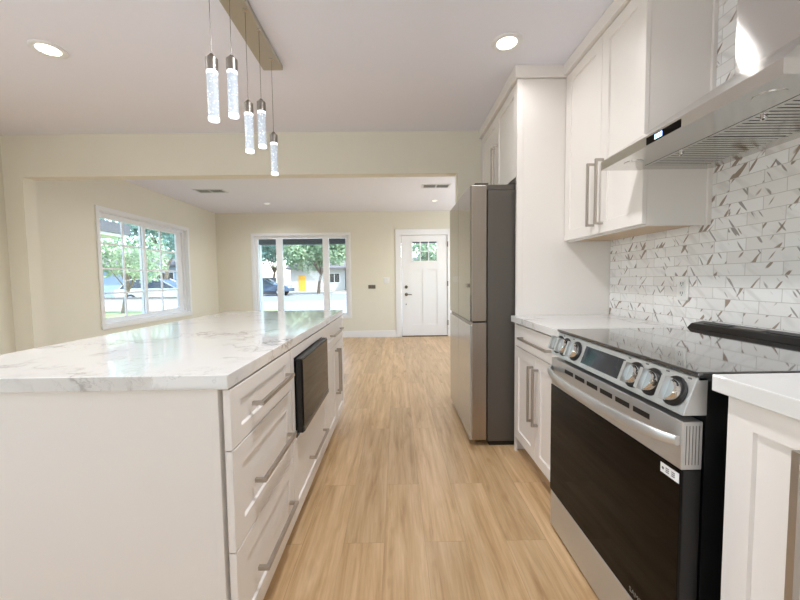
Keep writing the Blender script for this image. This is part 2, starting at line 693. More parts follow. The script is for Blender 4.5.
def wall_cells(name, axis, a0, a1, us, zs, holes, mat):
    """wall slab as one mesh, cells cut away where openings are. axis: normal axis"""
    mb = MB()
    us = sorted(us); zs = sorted(zs)
    for u0, u1 in zip(us, us[1:]):
        for z0, z1 in zip(zs, zs[1:]):
            cu, cz = (u0 + u1) / 2, (z0 + z1) / 2
            if any(h[0] < cu < h[1] and h[2] < cz < h[3] for h in holes):
                continue
            if axis == 'x': mb.box(a0, a1, u0, u1, z0, z1)
            else: mb.box(u0, u1, a0, a1, z0, z1)
    return mb.build(name, mat)


fl = MB().box(XL - 0.15, XLR + .15, YB - 0.15, YF + 0.15, -0.12, 0.0).build('floor', M_floor)
setting(fl, 'oak plank floor running from the kitchen to the front door', 'floor')
ce = MB().box(XL - 0.8, XLR + .8, YB - 0.8, YF + 0.15, ZC, ZC + 0.2).build('ceiling', M_ceil)  # slab runs past the walls as an added eave that blocks sun
setting(ce, 'flat white ceiling over kitchen and living room', 'ceiling')
LW = (4.42, 6.24, 0.645, 2.045)      # opening of the window in the side wall
KW = (-1.4, 0.8, 0.95, 2.05)
wl_ = wall_cells('wall_left', 'x', XL - 0.15, XL, [YB, KW[0], KW[1], LW[0], LW[1], YF + .15], [0, LW[2], KW[2], LW[3], KW[3], ZC], [LW, KW], M_wall)
setting(wl_, 'cream side wall holding the gridded window', 'wall')
FW = (-2.85, -0.965, 0.44, 2.06)
DR = (0.095, 1.023, 0.0, 2.045)
wf = wall_cells('wall_front', 'y', YF, YF + 0.15, [XL, FW[0], FW[1], DR[0], DR[1], XLR], [0, FW[2], DR[3], FW[3], ZC], [FW, DR], M_wall)
setting(wf, 'cream front wall with the wide window and the entry door', 'wall')
wm = MB().box(XL, -3.415, YW0, YW1, 0, ZC).box(-3.415, 0.574, YW0, YW1, 2.14, ZC).box(0.574, XLR, YW0, YW1, 0, ZC).build('wall_middle', M_wall)
setting(wm, 'cream dividing wall with a wide opening between kitchen and living room', 'wall')
wr = MB().box(XR, XR + 0.12, YB, YW0, 0, ZC).build('wall_right', M_wall)
setting(wr, 'kitchen wall behind the range', 'wall')
tl_ = MB().box(XR - 0.008, XR, -1.2, 2.375, 0.915, ZC).build('backsplash_tile', M_tile, wr)
tl_['label'] = 'white marble mosaic tile with brown flecks'
SWN = (4.3, 6.5, .8, 2.05)
wlr = wall_cells('wall_side', 'x', XLR, XLR + .15, [YW1, SWN[0], SWN[1], YF], [0, SWN[2], SWN[3], ZC], [SWN], M_wall)
setting(wlr, 'far side wall of the living room', 'wall')
PD = (-2.4, -.9, 1.0, 2.1)
wb = wall_cells('wall_back', 'y', YB - 0.15, YB, [XL, PD[0], PD[1], XR + .12], [0, PD[2], PD[3], ZC], [PD], M_wall)
setting(wb, 'kitchen wall behind the camera with an added window', 'wall')
# unseen window behind the camera, added to let daylight in
wp = struct('window_3', 'added kitchen window behind the camera', 'window')
mb = MB()
mb.box(PD[0], PD[1], YB - .1, YB - .04, PD[3] - .06, PD[3]).box(PD[0], PD[1], YB - .1, YB - .04, PD[2], PD[2] + .06)
for x in (PD[0], (PD[0] + PD[1]) / 2 - .03, PD[1] - .06):
    mb.box(x, x + .06, YB - .1, YB - .04, PD[2] + .06, PD[3] - .06)
mb.build('window_frame', M_vinyl, wp)
MB().box(PD[0] + .06, PD[1] - .06, YB - .075, YB - .069, PD[2] + .06, PD[3] - .06).build('pane', M_glass, wp)

w4 = struct('window_4', 'added kitchen side window outside the frame', 'window')  # unseen window added for more light from the side
mb = MB().box(XL - .12, XL - .05, KW[0], KW[1], KW[2], KW[2] + .06).box(XL - .12, XL - .05, KW[0], KW[1], KW[3] - .06, KW[3])
for y in (KW[0], (KW[0] + KW[1]) / 2 - .03, KW[1] - .06):
    mb.box(XL - .12, XL - .05, y, y + .06, KW[2] + .06, KW[3] - .06)
mb.build('window_frame', M_vinyl, w4)
MB().box(XL - .09, XL - .084, KW[0], KW[1], KW[2] + .06, KW[3] - .06).build('pane', M_glass, w4)

w5 = struct('window_5', 'added living room window hidden behind the refrigerator wall', 'window')  # unseen opening added to brighten the living room
mb = MB().box(XLR + .05, XLR + .12, SWN[0], SWN[1], SWN[2], SWN[2] + .06).box(XLR + .05, XLR + .12, SWN[0], SWN[1], SWN[3] - .06, SWN[3])
for y in (SWN[0], (SWN[0] + SWN[1]) / 2 - .03, SWN[1] - .06):
    mb.box(XLR + .05, XLR + .12, y, y + .06, SWN[2] + .06, SWN[3] - .06)
mb.build('window_frame', M_vinyl, w5)
MB().box(XLR + .084, XLR + .09, SWN[0], SWN[1], SWN[2] + .06, SWN[3] - .06).build('pane', M_glass, w5)

# ---- baseboards
bb = MB().box(FW[0] - 0.7, 0.01, YF - 0.014, YF, 0, 0.13).box(1.12, XLR, YF - 0.014, YF, 0, 0.13).build('baseboard_front', M_white)
setting(bb, 'white baseboard along the front wall', 'baseboard')
bb = MB().box(XL, XL + 0.014, YW1, YF - .014, 0, 0.13).build('baseboard_left', M_white)
setting(bb, 'white baseboard under the gridded window', 'baseboard')

# ---- window_1: side wall, two sashes with a white grid
w1 = struct('window_1', 'two sash side window with white grids, four rows high', 'window')
y0, y1, z0, z1 = LW
mb = MB()
c = 0.05
for (a, b_, d, e) in ((y0 - c, y1 + c, z1, z1 + c), (y0 - c, y1 + c, z0 - c, z0), (y0 - c, y0, z0, z1), (y1, y1 + c, z0, z1)):
    mb.box(XL, XL + 0.018, a, b_, d, e, 0.002)
mb.build('casing', M_white, w1)
mb = MB()
J = 0.012
mb.box(XL - 0.14, XL, y0, y1, z1 - J, z1).box(XL - 0.14, XL + .012, y0, y1, z0, z0 + J).box(XL - 0.14, XL, y0, y0 + J, z0, z1).box(XL - 0.14, XL, y1 - J, y1, z0, z1)
mb.build('jamb_liner', M_white, w1)
ym = 5.265
mb = MB()
xa, xb = XL - 0.115, XL - 0.045
f = 0.032
a0, a1, b0, b1 = y0 + J, y1 - J, z0 + J, z1 - J
mb.box(xa, xb, a0, a1, b1 - f, b1).box(xa, xb, a0, a1, b0, b0 + f).box(xa, xb, a0, a0 + f * .6, b0 + f, b1 - f).box(xa, xb, a1 - f * .6, a1, b0 + f, b1 - f)
mb.build('window_frame', M_vinyl, w1)
def sash(parent, x0, x1, ya, yb, za, zb, cols, rows, st, stb=None):
    stb = st if stb is None else stb
    s = MB().box(x0, x1, ya, yb, zb - st, zb).box(x0, x1, ya, yb, za, za + st).box(x0, x1, ya, ya + st, za + st, zb - st).box(x0, x1, yb - stb, yb, za + st, zb - st).build('sash', M_vinyl, parent)
    xm = (x0 + x1) / 2
    MB().box(xm - .003, xm + .003, ya + st, yb - stb, za + st, zb - st).build('pane', M_glass, s)
    g = MB()
    for i in range(1, cols):
        y = ya + st + (yb - stb - ya - st) * i / cols
        g.box(xm - .009, xm + .009, y - .011, y + .011, za + st, zb - st)
    for i in range(1, rows):
        z = za + st + (zb - za - 2 * st) * i / rows
        g.box(xm - .008, xm + .008, ya + st, yb - stb, z - .011, z + .011)
    g.build('grid', M_vinyl, s)
    return s
sash(w1, XL - .075, XL - .05, a0 + .02, ym + .03, b0 + .028, b1 - .028, 2, 4, 0.035, 0.05)
sash(w1, XL - .11, XL - .08, ym - .03, a1 - .02, b0 + .028, b1 - .028, 2, 4, 0.045, 0.13)

# ---- window_2: front wall, fixed centre between two narrow sliders
w2 = struct('window_2', 'wide front window of three panes with white frame', 'window')
x0, x1, z0, z1 = FW
mb = MB()
for (a, b_, d, e) in ((x0 - c, x1 + c, z1, z1 + c), (x0 - c, x1 + c, z0 - c, z0), (x0 - c, x0, z0, z1), (x1, x1 + c, z0, z1)):
    mb.box(a, b_, YF - 0.018, YF, d, e, 0.002)
mb.build('casing', M_white, w2)
mb = MB()
mb.box(x0, x1, YF, YF + .14, z1 - J, z1).box(x0, x1, YF, YF + .14, z0, z0 + J).box(x0, x0 + J, YF, YF + .14, z0, z1).box(x1 - J, x1, YF, YF + .14, z0, z1)
ya, yb = YF + 0.04, YF + 0.11
mb.box(x0 + J, x1 - J, ya, yb, z1 - J - .04, z1 - J).box(x0 + J, x1 - J, ya, yb, z0 + J, z0 + J + .04)
for x in (x0 + J, x1 - J - .05):
    mb.box(x, x + .05, ya, yb, z0 + J + .04, z1 - J - .04)
for x in (-2.42, -1.485):
    mb.box(x, x + .12, ya, yb, z0 + J + .04, z1 - J - .04)
mb.build('window_frame', M_vinyl, w2)
for (a, b_) in ((x0 + J + .05, -2.42), (-2.30, -1.485), (-1.365, x1 - J - .05)):
    MB().box(a, b_, ya + .03, ya + .036, z0 + J + .04, z1 - J - .04).build('pane', M_glass, w2)

# ---- door_1: craftsman entry door
d1 = struct('door_1', 'white craftsman entry door with six small lights', 'door')
dx0, dx1 = DR[0], DR[1]
mb = MB()
mb.box(dx0 - .115, dx0 - .005, YF - .02, YF, 0, 2.05, .002).box(dx1 + .005, dx1 + .115, YF - .02, YF, 0, 2.05, .002).box(dx0 - .115, dx1 + .115, YF - .02, YF, 2.05, 2.165, .002)
mb.box(dx0 - .005, dx0, YF - .012, YF + .14, 0, 2.05).box(dx1, dx1 + .005, YF - .012, YF + .14, 0, 2.05).box(dx0, dx1, YF, YF + .14, 2.044, 2.05)
mb.build('door_frame', M_white, d1)
MB().box(dx0, dx1, YF - .01, YF + .14, 0, 0.018).build('threshold', M_bronze, d1)
ys0, ys1 = YF + .005, YF + .05
lx0, lx1, lz0, lz1 = 0.31, 0.82, 1.52, 1.925
p1 = (0.315, 0.525); p2 = (0.605, 0.815); pz = (0.25, 1.36)
mb = MB()
L0, L1 = dx0 + .006, dx1 - .006
mb.box(L0, L1, ys0, ys1, lz1, 2.04).box(L0, lx0, ys0, ys1, 0.02, lz1).box(lx1, L1, ys0, ys1, 0.02, lz1)
mb.box(lx0, lx1, ys0, ys1, pz[1], lz0).box(lx0, lx1, ys0, ys1, 0.02, pz[0])
mb.box(lx0, p1[0], ys0, ys1, pz[0], pz[1]).box(p1[1], p2[0], ys0, ys1, pz[0], pz[1]).box(p2[1], lx1, ys0, ys1, pz[0], pz[1])
for p in (p1, p2):
    mb.box(p[0], p[1], ys0 + .014, ys1 - .01, pz[0], pz[1])
slab = mb.build('door_slab', M_white, d1)
mb = MB()
mb.box(lx0 - .02, lx1 + .02, ys0 - .008, ys0, lz1 - .012, lz1 + .02).box(lx0 - .02, lx1 + .02, ys0 - .008, ys0, lz0 - .02, lz0 + .012)
mb.box(lx0 - .02, lx0 + .012, ys0 - .008, ys0, lz0, lz1).box(lx1 - .012, lx1 + .02, ys0 - .008, ys0, lz0, lz1)
for k in (1, 2):
    x = lx0 + (lx1 - lx0) * k / 3
    mb.box(x - .009, x + .009, ys0, ys0 + .03, lz0, lz1)
zm = (lz0 + lz1) / 2
mb.box(lx0, lx1, ys0, ys0 + .03, zm - .009, zm + .009)
mb.build('light_grid', M_white, d1)
MB().box(lx0, lx1, ys0 + .018, ys0 + .022, lz0, lz1).build('pane', M_glass, d1)
mb = MB().lathe([(0.032, 0), (0.032, .012), (0.026, .016), (0, .016)], (.19, ys0, .86), (0, -1, 0), 20)
mb.tube([(.19, ys0 - .01, .86), (.19, ys0 - .05, .86), (.21, ys0 - .055, .86), (.30, ys0 - .055, .855)], 0.009)
mb.build('door_handle', M_bronze, d1, 40)
MB().lathe([(0.032, 0), (0.032, .014), (0.024, .022), (0, .022)], (.19, ys0, 1.01), (0, -1, 0), 20).build('deadbolt', M_bronze, d1, 40)
MB().lathe([(0.012, 0), (0.012, .01), (0, .01)], (.185, ys0, .66), (0, -1, 0), 14).build('security_knob', M_greyplastic, d1, 40)
for z in (1.86, 1.07, 0.28):
    MB().box(dx1 - .006, dx1 + .012, YF - .03, YF - .012, z - .05, z + .05, .002).build('hinge', M_bronze, d1)

# ---- fixtures on the front wall
MB_ = MB().box(-.575, -.43, YF - .012, YF, .985, 1.06, .003)
th = thing('thermostat', 'small dark keypad plate on the cream wall beside the entry door', 'thermostat', (-.5, YF, 1.02))
MB_.build('back_plate', M_greyplastic, th)
MB().box(-.565, -.51, YF - .02, YF - .012, .995, 1.05, .002).build('screen', M_bronze, th)
MB().box(-.50, -.44, YF - .02, YF - .012, .995, 1.05, .002).build('screen', M_bronze, th)
sw = thing('light_switch', 'white wall switch plate close to the entry door casing', 'light switch', (-.21, YF, 1.15))
MB().box(-.27, -.15, YF - .007, YF, 1.09, 1.21, .002).build('plate', M_plate, sw)
for x in (-.235, -.185):
    MB().box(x - .015, x + .015, YF - .012, YF - .007, 1.12, 1.18, .002).build('rocker', M_plate, sw)

# ------------------------------------------------------------------ island
PX, NX = (1, 0, 0), (-1, 0, 0)
PY, NY = (0, 1, 0), (0, -1, 0)
PZ = (0, 0, 1)


def pull(parent, a, b, n, out=0.036, w=0.012, mat=None):
    """square bar pull from point a to b (on the face), standing out along n"""
    a, b, n = Vector(a), Vector(b), Vector(n)
    d = (b - a).normalized()
    s = n.cross(d)
    mb = MB()
    bm = mb.bm
    def bar(p, q, e1, e2):
        d_ = (q - p).normalized()
        e1, e2 = Vector(e1), Vector(e2)
        A = [p + e1 * i + e2 * j for i, j in ((-1, -1), (1, -1), (1, 1), (-1, 1))]
        B = [x + (q - p) for x in A]
        mb.sections([A, B])
    h = w / 2
    bar(a + n * (out - w) + n * h, b + n * (out - w) + n * h, s * h, n * h)
    bar(a + d * h, a + d * h + n * (out - w), s * h, d * h)
    bar(b - d * h, b - d * h + n * (out - w), s * h, d * h)
    return mb.build('handle', mat or M_nickel, parent)


XI = -0.456      # face plane of the island fronts
XB = XI - 0.02   # carcass front
YI0, YI1 = 0.964, 2.985
IL = -1.385      # far long side of the island


def front(parent, name, y0, y1, z0, z1, face, n, stile=.062, rail=None):
    t = .02
    if n > 0:
        o = (face - t, y0, z0)
        return MB().shaker(o, PY, PZ, PX, y1 - y0, z1 - z0, t, stile, rail=rail).build(name, M_cab, parent)
    o = (face + t, y0, z0)
    return MB().shaker(o, PY, PZ, NX, y1 - y0, z1 - z0, t, stile, rail=rail).build(name, M_cab, parent)


def island_unit(name, label, ya, yb, hollow=None):
    t = thing(name, label, 'cabinet', ((XB - .3), (ya + yb) / 2, 0))
    mb = MB()
    if hollow is None:
        mb.box(-1.07, XB, ya, yb, .1, .872)
    else:
        h0, h1 = hollow
        mb.box(-1.07, XB, ya, yb, .1, h0).box(-1.07, XB, ya, yb, h1, .872)
        mb.box(-1.07, XB, ya, ya + .03, h0, h1).box(-1.07, XB, yb - .03, yb, h0, h1).box(-1.07, -1.05, ya, yb, h0, h1)
    mb.build('carcass', M_cab, t)
    MB().box(-1.07, XB - .06, ya, yb, 0, .1).build('toe_kick', M_cab, t)
    return t


u1 = island_unit('drawer_cabinet', 'white island cabinet of three stacked drawers nearest the camera', .985, 1.513)
for (za, zb, hz, st, rl) in ((.700, .869, .782, .062, .045), (.408, .696, .534, .062, None), (.108, .404, .243, .062, None)):
    d = front(u1, 'drawer', .964, 1.511, za, zb, XI, 1, st, rl)
    pull(d, (XI, 1.105, hz), (XI, 1.452, hz), PX)
u2 = island_unit('microwave_cabinet', 'white island cabinet built around the black microwave', 1.516, 2.282, (.47, .83))
MB().box(XB, XI, 1.518, 2.28, .825, .869).box(XB, XI, 1.518, 1.562, .462, .825).box(XB, XI, 2.155, 2.28, .462, .825).build('face_frame', M_cab, u2)
d = front(u2, 'drawer', 1.518, 2.28, .108, .458, XI, 1)
pull(d, (XI, 1.785, .262), (XI, 2.135, .262), PX)
u3 = island_unit('base_cabinet', 'white island cabinet of two doors under one drawer, at its far end', 2.285, YI1)
d = front(u3, 'drawer', 2.288, YI1, .700, .869, XI, 1, .062, .045)
pull(d, (XI, 2.42, .785), (XI, 2.83, .785), PX)
ymid = (2.288 + YI1) / 2
for k, (ya, yb) in enumerate(((2.288, ymid - .0015), (ymid + .0015, YI1))):
    d = front(u3, 'door', ya, yb, .108, .696, XI, 1)
    yy = ymid - .035 if k == 0 else ymid + .035
    pull(d, (XI, yy, .33), (XI, yy, .655), PX)
pn = thing('end_panel', 'plain white panel closing the island end that faces the camera', 'panel', (-.9, .975, 0))
MB().box(IL, XB - .012, .966, .984, 0, .873, .001).box(XB - .034, XB - .012, .961, .966, 0, .873, .001).build('panel', M_cab, pn)
bp_ = tag(MB().box(IL, -1.072, .985, YI1, 0, .873).build('back_panel', M_cab), 'white back panel along the seating side of the island', 'panel')
# microwave
mw = thing('microwave', 'black glass drawer microwave standing proud of the island', 'microwave', (-.7, 1.85, .48))
MB().box(-1.0, -.452, 1.58, 2.14, .492, .808).build('housing', M_black, mw)
MB().box(-.452, -.424, 1.568, 2.15, .486, .82, .003).build('drawer_front', M_blackmetal, mw)
MB().box(-.424, -.421, 1.576, 2.142, .515, .812, .001).build('glass', M_glassblack, mw)
MB().box(-.424, -.419, 1.576, 2.142, .49, .512, .001).build('trim_strip', M_steel_dark, mw)

ct = MB().box(-1.405, -.454, .947, 3.0, .875, .915, .0025, 2).build('island_countertop', M_quartz)
tag(ct, 'long polished white quartz worktop with grey veins on the island', 'countertop')

# ------------------------------------------------------------------ range-side base cabinets
XF = 0.777
bc = thing('base_cabinet', 'white base cabinet with a drawer over two doors between refrigerator panel and range', 'cabinet', (1.1, 2.0, 0))
MB().box(XF + .02, XR - .01, 1.64, 2.372, .1, .872).build('carcass', M_cab, bc)
MB().box(XF + .085, XR - .01, 1.64, 2.372, 0, .1).build('toe_kick', M_cab, bc)
d = front(bc, 'drawer', 1.645, 2.352, .722, .862, XF, -1, .0)
pull(d, (XF, 1.79, .79), (XF, 2.21, .79), NX)
for ya, yb, hy in ((1.645, 1.997, 1.962), (2.0, 2.352, 2.035)):
    d = front(bc, 'door', ya, yb, .108, .718, XF, -1)
    pull(d, (XF, hy, .33), (XF, hy, .655), NX)
MB().box(XF + .005, XF + .02, 2.352, 2.374, 0, .872).build('filler_strip', M_cab, bc)

bn = thing('base_cabinet', 'white base cabinet with one tall shaker door, close to the camera beside the range', 'cabinet', (1.1, .5, 0))
MB().box(XF + .02, XR - .01, -.3, .828, .1, .884).build('carcass', M_cab, bn)
MB().box(XF + .085, XR - .01, -.3, .828, 0, .1).build('toe_kick', M_cab, bn)
d = front(bn, 'door', .36, .826, .108, .881, XF, -1)
pull(d, (XF, .648, .28), (XF, .648, .832), NX, out=.036, w=.014)
front(bn, 'door', -.3, .357, .108, .881, XF, -1)

c1 = MB().box(.757, XR - .008, 1.634, 2.379, .875, .915, .0025, 2).build('countertop', M_quartz)
tag(c1, 'short white quartz worktop between the refrigerator panel and the range', 'countertop')
c2 = MB().box(.757, XR - .008, -.3, .849, .886, .926, .0025, 2).build('countertop', M_quartz)
tag(c2, 'white quartz worktop at the frame edge, on the near side of the range', 'countertop')

# ------------------------------------------------------------------ range
RY0, RY1 = .867, 1.627
rg = thing('range', 'stainless and black slide-in electric range with glass cooktop', 'range', (1.05, 1.247, 0))
MB().box(.765, 1.395, RY0 + .004, RY1 - .004, .03, .905).build('body', M_blackmetal, rg)
for (x, y) in ((.82, RY0 + .06), (.82, RY1 - .06), (1.34, RY0 + .06), (1.34, RY1 - .06)):
    MB().lathe([(.018, 0), (.018, .03)], (x, y, 0), seg=14).build('foot', M_black, rg)
MB().box(.733, 1.398, RY0 - .006, RY1 + .006, .9165, .927, .003, 2).box(.742, 1.39, RY0, RY1, .905, .9165).build('cooktop', M_cook, rg)
# rear vent trim
rv = MB().prism([(1.325, .927), (1.345, .948), (1.395, .956), (1.408, .956), (1.408, .927)], 'y', RY0, RY1, .002).build('vent_trim', M_blackmetal, rg)
for k in range(5):
    y = RY0 + .05 + k * .135
    MB().prism([(1.356, .9505), (1.357, .953), (1.387, .9575), (1.388, .955)], 'y', y, y + .115).build('vent_slot', M_steel_dark if k == 3 else M_black, rv)
# sloped control panel
cp = MB().prism([(.738, .912), (.704, .816), (.765, .816), (.765, .912)], 'y', RY0, RY1, .0015).build('control_panel', M_steel, rg)
sl = Vector((.738 - .704, 0, .912 - .816)).normalized()          # up the slope
nn = Vector((-sl.z, 0, sl.x))                                     # outwards
mid = Vector((.721, 0, .864))
def on_panel(y, s=0.0, d=0.0):
    return mid + sl * s + nn * d + Vector((0, y, 0))
a = on_panel(0, -.034, .0004); b = on_panel(0, .034, .0004); c_ = on_panel(0, .034, -.004); e_ = on_panel(0, -.034, -.004)
MB().prism([(a.x, a.z), (b.x, b.z), (c_.x, c_.z), (e_.x, e_.z)], 'y', 1.135, 1.375).build('display', M_display, cp)
for y in (1.585, 1.525, 1.435, 1.075, 1.0, .917):
    o = on_panel(y)
    MB().lathe([(.040, -.002), (.040, .003), (.036, .005), (.030, .005)], o, nn, 28).build('bezel', M_blackmetal, cp, 40)
    k = MB().lathe([(.029, .003), (.0285, .022), (.026, .026), (0, .026)], o, nn, 28)
    k = k.build('knob', M_chrome, cp, 35)
    # flat grip across the knob
    u_ = Vector((0, 1, 0))
    A = [o + nn * .02 + u_ * (i * .0065) + sl * (j * .030) for i, j in ((-1, -1), (1, -1), (1, 1), (-1, 1))]
    B = [p + nn * .022 for p in A]
    MB().sections([A, B]).build('grip', M_steel, k)
for y in (1.565, 1.48, 1.12, 1.04, .96, .887):
    o = on_panel(y, .043, .0002)
    MB().box(o.x - .0003, o.x + .0004, y - .006, y + .006, o.z - .003, o.z + .003).build('printed_mark', M_print, cp)
# oven door
od = MB().box(.712, .758, RY0 + .002, RY1 - .002, .182, .676, .002).build('oven_door', M_black, rg)
MB().box(.7045, .712, RY0 + .002, RY1 - .002, .182, .676, .001).build('door_glass', M_glassblack, od)
bd = MB().box(.706, .758, RY0 + .002, RY1 - .002, .677, .80, .0015).build('top_band', M_steel, od)
for k in range(6):
    y = .985 + k * .088
    MB().box(.7052, .708, y, y + .07, .760, .776).build('vent_slot', M_black, bd)
for k in range(5):
    MB().box(.716 + k * .008, .7175 + k * .008, RY0 + .0014, RY0 + .004, .69, .79).build('groove', M_steel_dark, bd)
# bowed handle
secs = []
N = 25
for i in range(N):
    t_ = i / (N - 1)
    y = RY0 + .008 + t_ * (RY1 - RY0 - .016)
    bow = math.sin(math.pi * t_) ** 0.55 if 0 < t_ < 1 else 0
    xo = .700 - .066 * bow
    hh, ww = .0125 + .007 * bow, .0075
    zc = .750
    ring = []
    for q in range(12):
        an = 2 * math.pi * q / 12
        ca, sa = math.cos(an), math.sin(an)
        ring.append((xo + ww * math.copysign(abs(ca) ** .6, ca), y, zc + hh * math.copysign(abs(sa) ** .6, sa)))
    secs.append(ring)
MB().sections(secs).build('handle', M_steel, od, 50)
st_ = MB().box(.7035, .7046, .872, .935, .640, .666).build('sticker', M_sticker, od)
mk = MB()
for (a, b) in ((.905, .916), (.885, .896)):
    for z in (.658, .653, .648):
        mk.box(.7030, .7036, a, b, z - .0012, z + .0012)
mk.lathe([(0.004, 0), (0, .0002)], (.7034, .926, .653), (-1, 0, 0), 12)
mk.build('printed_mark', M_print, st_)
text('brand_lettering', 'SAMSUNG', .022, M_greyplastic, od, (.7043, 1.0, .205), ((0, -1, 0), (0, 0, 1), (-1, 0, 0)))
MB().box(.708, .758, RY0 + .002, RY1 - .002, .012, .174, .002).build('storage_drawer', M_steel, rg)

# ------------------------------------------------------------------ refrigerator and its enclosure
FY0, FY1 = 2.425, 3.335
fr = thing('refrigerator', 'grey four door refrigerator with mirror glass upper doors', 'refrigerator', (.95, 2.88, 0))
MB().box(.615, 1.38, FY0 + .004, FY1 - .004, .035, 1.752, .004).build('body', M_fridge_side, fr)
MB().box(.60, .80, FY0 + .008, FY1 - .008, 1.752, 1.787, .003).build('top_cover', M_fridge_side, fr)
MB().box(.63, 1.36, FY0 + .02, FY1 - .02, .0, .035).build('base_grille', M_black, fr)
ym = (FY0 + FY1) / 2
for (ya, yb) in ((FY0, ym - .002), (ym + .002, FY1)):
    for (za, zb, up_) in ((.872, 1.782, True), (.045, .862, False)):
        d = MB().box(.506, .606, ya, yb, za, zb, .004, 2).build('door', M_fridge_edge, fr)
        MB().box(.494, .506, ya + .001, yb - .001, za + .001, zb - (.001 if up_ else .016), .001).build('glass_panel' if up_ else 'steel_panel', M_fridge_glass if up_ else M_fridge_low, d)
MB().box(.515, .60, FY0 + .01, FY1 - .01, .862, .872).build('handle_recess', M_black, fr)
for y in (FY0 + .04, FY1 - .04):
    MB().box(.53, .62, y - .03, y + .03, 1.783, 1.80, .003).build('hinge_cover', M_fridge_side, fr)

pf = thing('refrigerator_surround', 'tall white side panel between refrigerator and worktop', 'panel', (1.1, 2.39, 0))
MB().box(.796, XR, 2.38, 2.402, 0, 2.44, .001).build('panel', M_cab, pf)
MB().box(.793, .833, 2.378, 2.404, 0, 2.44, .001).build('edge_stile', M_cab, pf)

fc = thing('bridge_cabinet', 'white two door cabinet above the refrigerator', 'cabinet', (1.1, 2.89, 1.83))
MB().box(.818, XR, 2.404, 3.378, 1.83, 2.44).build('carcass', M_cab, fc)
for ya, yb, hy in ((2.408, 2.888, 2.85), (2.892, 3.374, 2.93)):
    d = front(fc, 'door', ya, yb, 1.832, 2.436, .798, -1)
    pull(d, (.798, hy, 1.87), (.798, hy, 2.2), NX)

# wall cabinet by the hood
UF = 1.105
UY0, UY1 = 1.628, 2.376
uc = thing('wall_cabinet', 'white two door wall cabinet beside the steel hood', 'cabinet', (1.26, 2.0, 1.4))
MB().box(UF + .022, XR - .008, UY0, UY1, 1.405, 2.45).build('carcass', M_cab, uc)
MB().box(UF + .03, XR - .012, UY0 + .02, UY1 - .005, 1.4, 1.405).build('underside', M_fabricwood, uc)
MB().box(UF + .022, UF + .04, UY0, UY1, 1.392, 1.405).box(UF + .04, XR - .02, UY0, UY0 + .016, 1.392, 1.405).build('light_rail', M_cab, uc)
MB().box(XR - .026, XR - .008, UY0 - .012, UY0, 1.392, 2.45, .001).build('scribe_strip', M_cab, uc)
ys = 1.968
for ya, yb, hy in ((UY0 - .002, ys - .0015, 1.938), (ys + .0015, UY1, 2.022)):
    d = front(uc, 'door', ya, yb, 1.4, 2.445, UF, -1)
    pull(d, (UF, hy, 1.445), (UF, hy, 1.79), NX, out=.045)

# crown boards
t1 = MB().box(UF - .022, XR - .008, UY0 - .02, 2.376, 2.45, ZC, .002).build('trim_1', M_cab)
setting(t1, 'flat white crown board over the wall cabinet', 'trim')
t2 = MB().box(.774, XR, 2.364, 3.38, 2.442, ZC, .002).build('trim_2', M_cab)
setting(t2, 'flat white crown board over the refrigerator enclosure', 'trim')

# ------------------------------------------------------------------ hood
HX, HY0, HY1, HZ0, HZ1 = .925, .876, 1.640, 1.640, 1.678
hd = thing('range_hood', 'stainless pyramid hood on the tiled wall over the range', 'range hood', (1.2, 1.258, 1.64))
hb = XR - .008
mb = MB()
e = .02
mb.box(HX, HX + e, HY0, HY1, HZ0, HZ1).box(hb - e, hb, HY0, HY1, HZ0, HZ1).box(HX + e, hb - e, HY0, HY0 + e, HZ0, HZ1).box(HX + e, hb - e, HY1 - e, HY1, HZ0, HZ1)
mb.box(HX + e, 1.075, HY0 + e, HY1 - e, HZ0, HZ0 + .004).box(1.36, hb - e, HY0 + e, HY1 - e, HZ0, HZ0 + .004)
mb.box(1.075, 1.36, HY0 + e, HY0 + .07, HZ0, HZ0 + .004).box(1.075, 1.36, HY1 - .07, HY1 - e, HZ0, HZ0 + .004)
mb.build('rim', M_hood, hd)
CX, CY0, CY1, CZ = 1.30, 1.095, 1.408, 1.925
A = [(HX, HY0, HZ1), (hb, HY0, HZ1), (hb, HY1, HZ1), (HX, HY1, HZ1)]
B = [(CX, CY0, CZ), (hb, CY0, CZ), (hb, CY1, CZ), (CX, CY1, CZ)]
MB().sections([A, B]).build('canopy', M_hood, hd)
MB().box(CX, hb, CY0, CY1, CZ, ZC).build('chimney', M_hood, hd)
dp = MB().box(HX - .0015, HX + .002, 1.185, 1.345, HZ0 + .004, HZ0 + .030).build('display', M_glassblack, hd)
sg = MB()
x_ = HX - .0022
for k, y in enumerate((1.292, 1.279, 1.266)):
    for (dy0, dy1, dz0, dz1) in ((0, .009, 0, .0022), (0, .009, .0138, .016), (0, .002, 0, .016), (.007, .009, 0, .016)):
        sg.box(x_, x_ + .001, y + dy0, y + dy1, HZ0 + .009 + dz0, HZ0 + .009 + dz1)
sg.build('digits', M_led, dp)
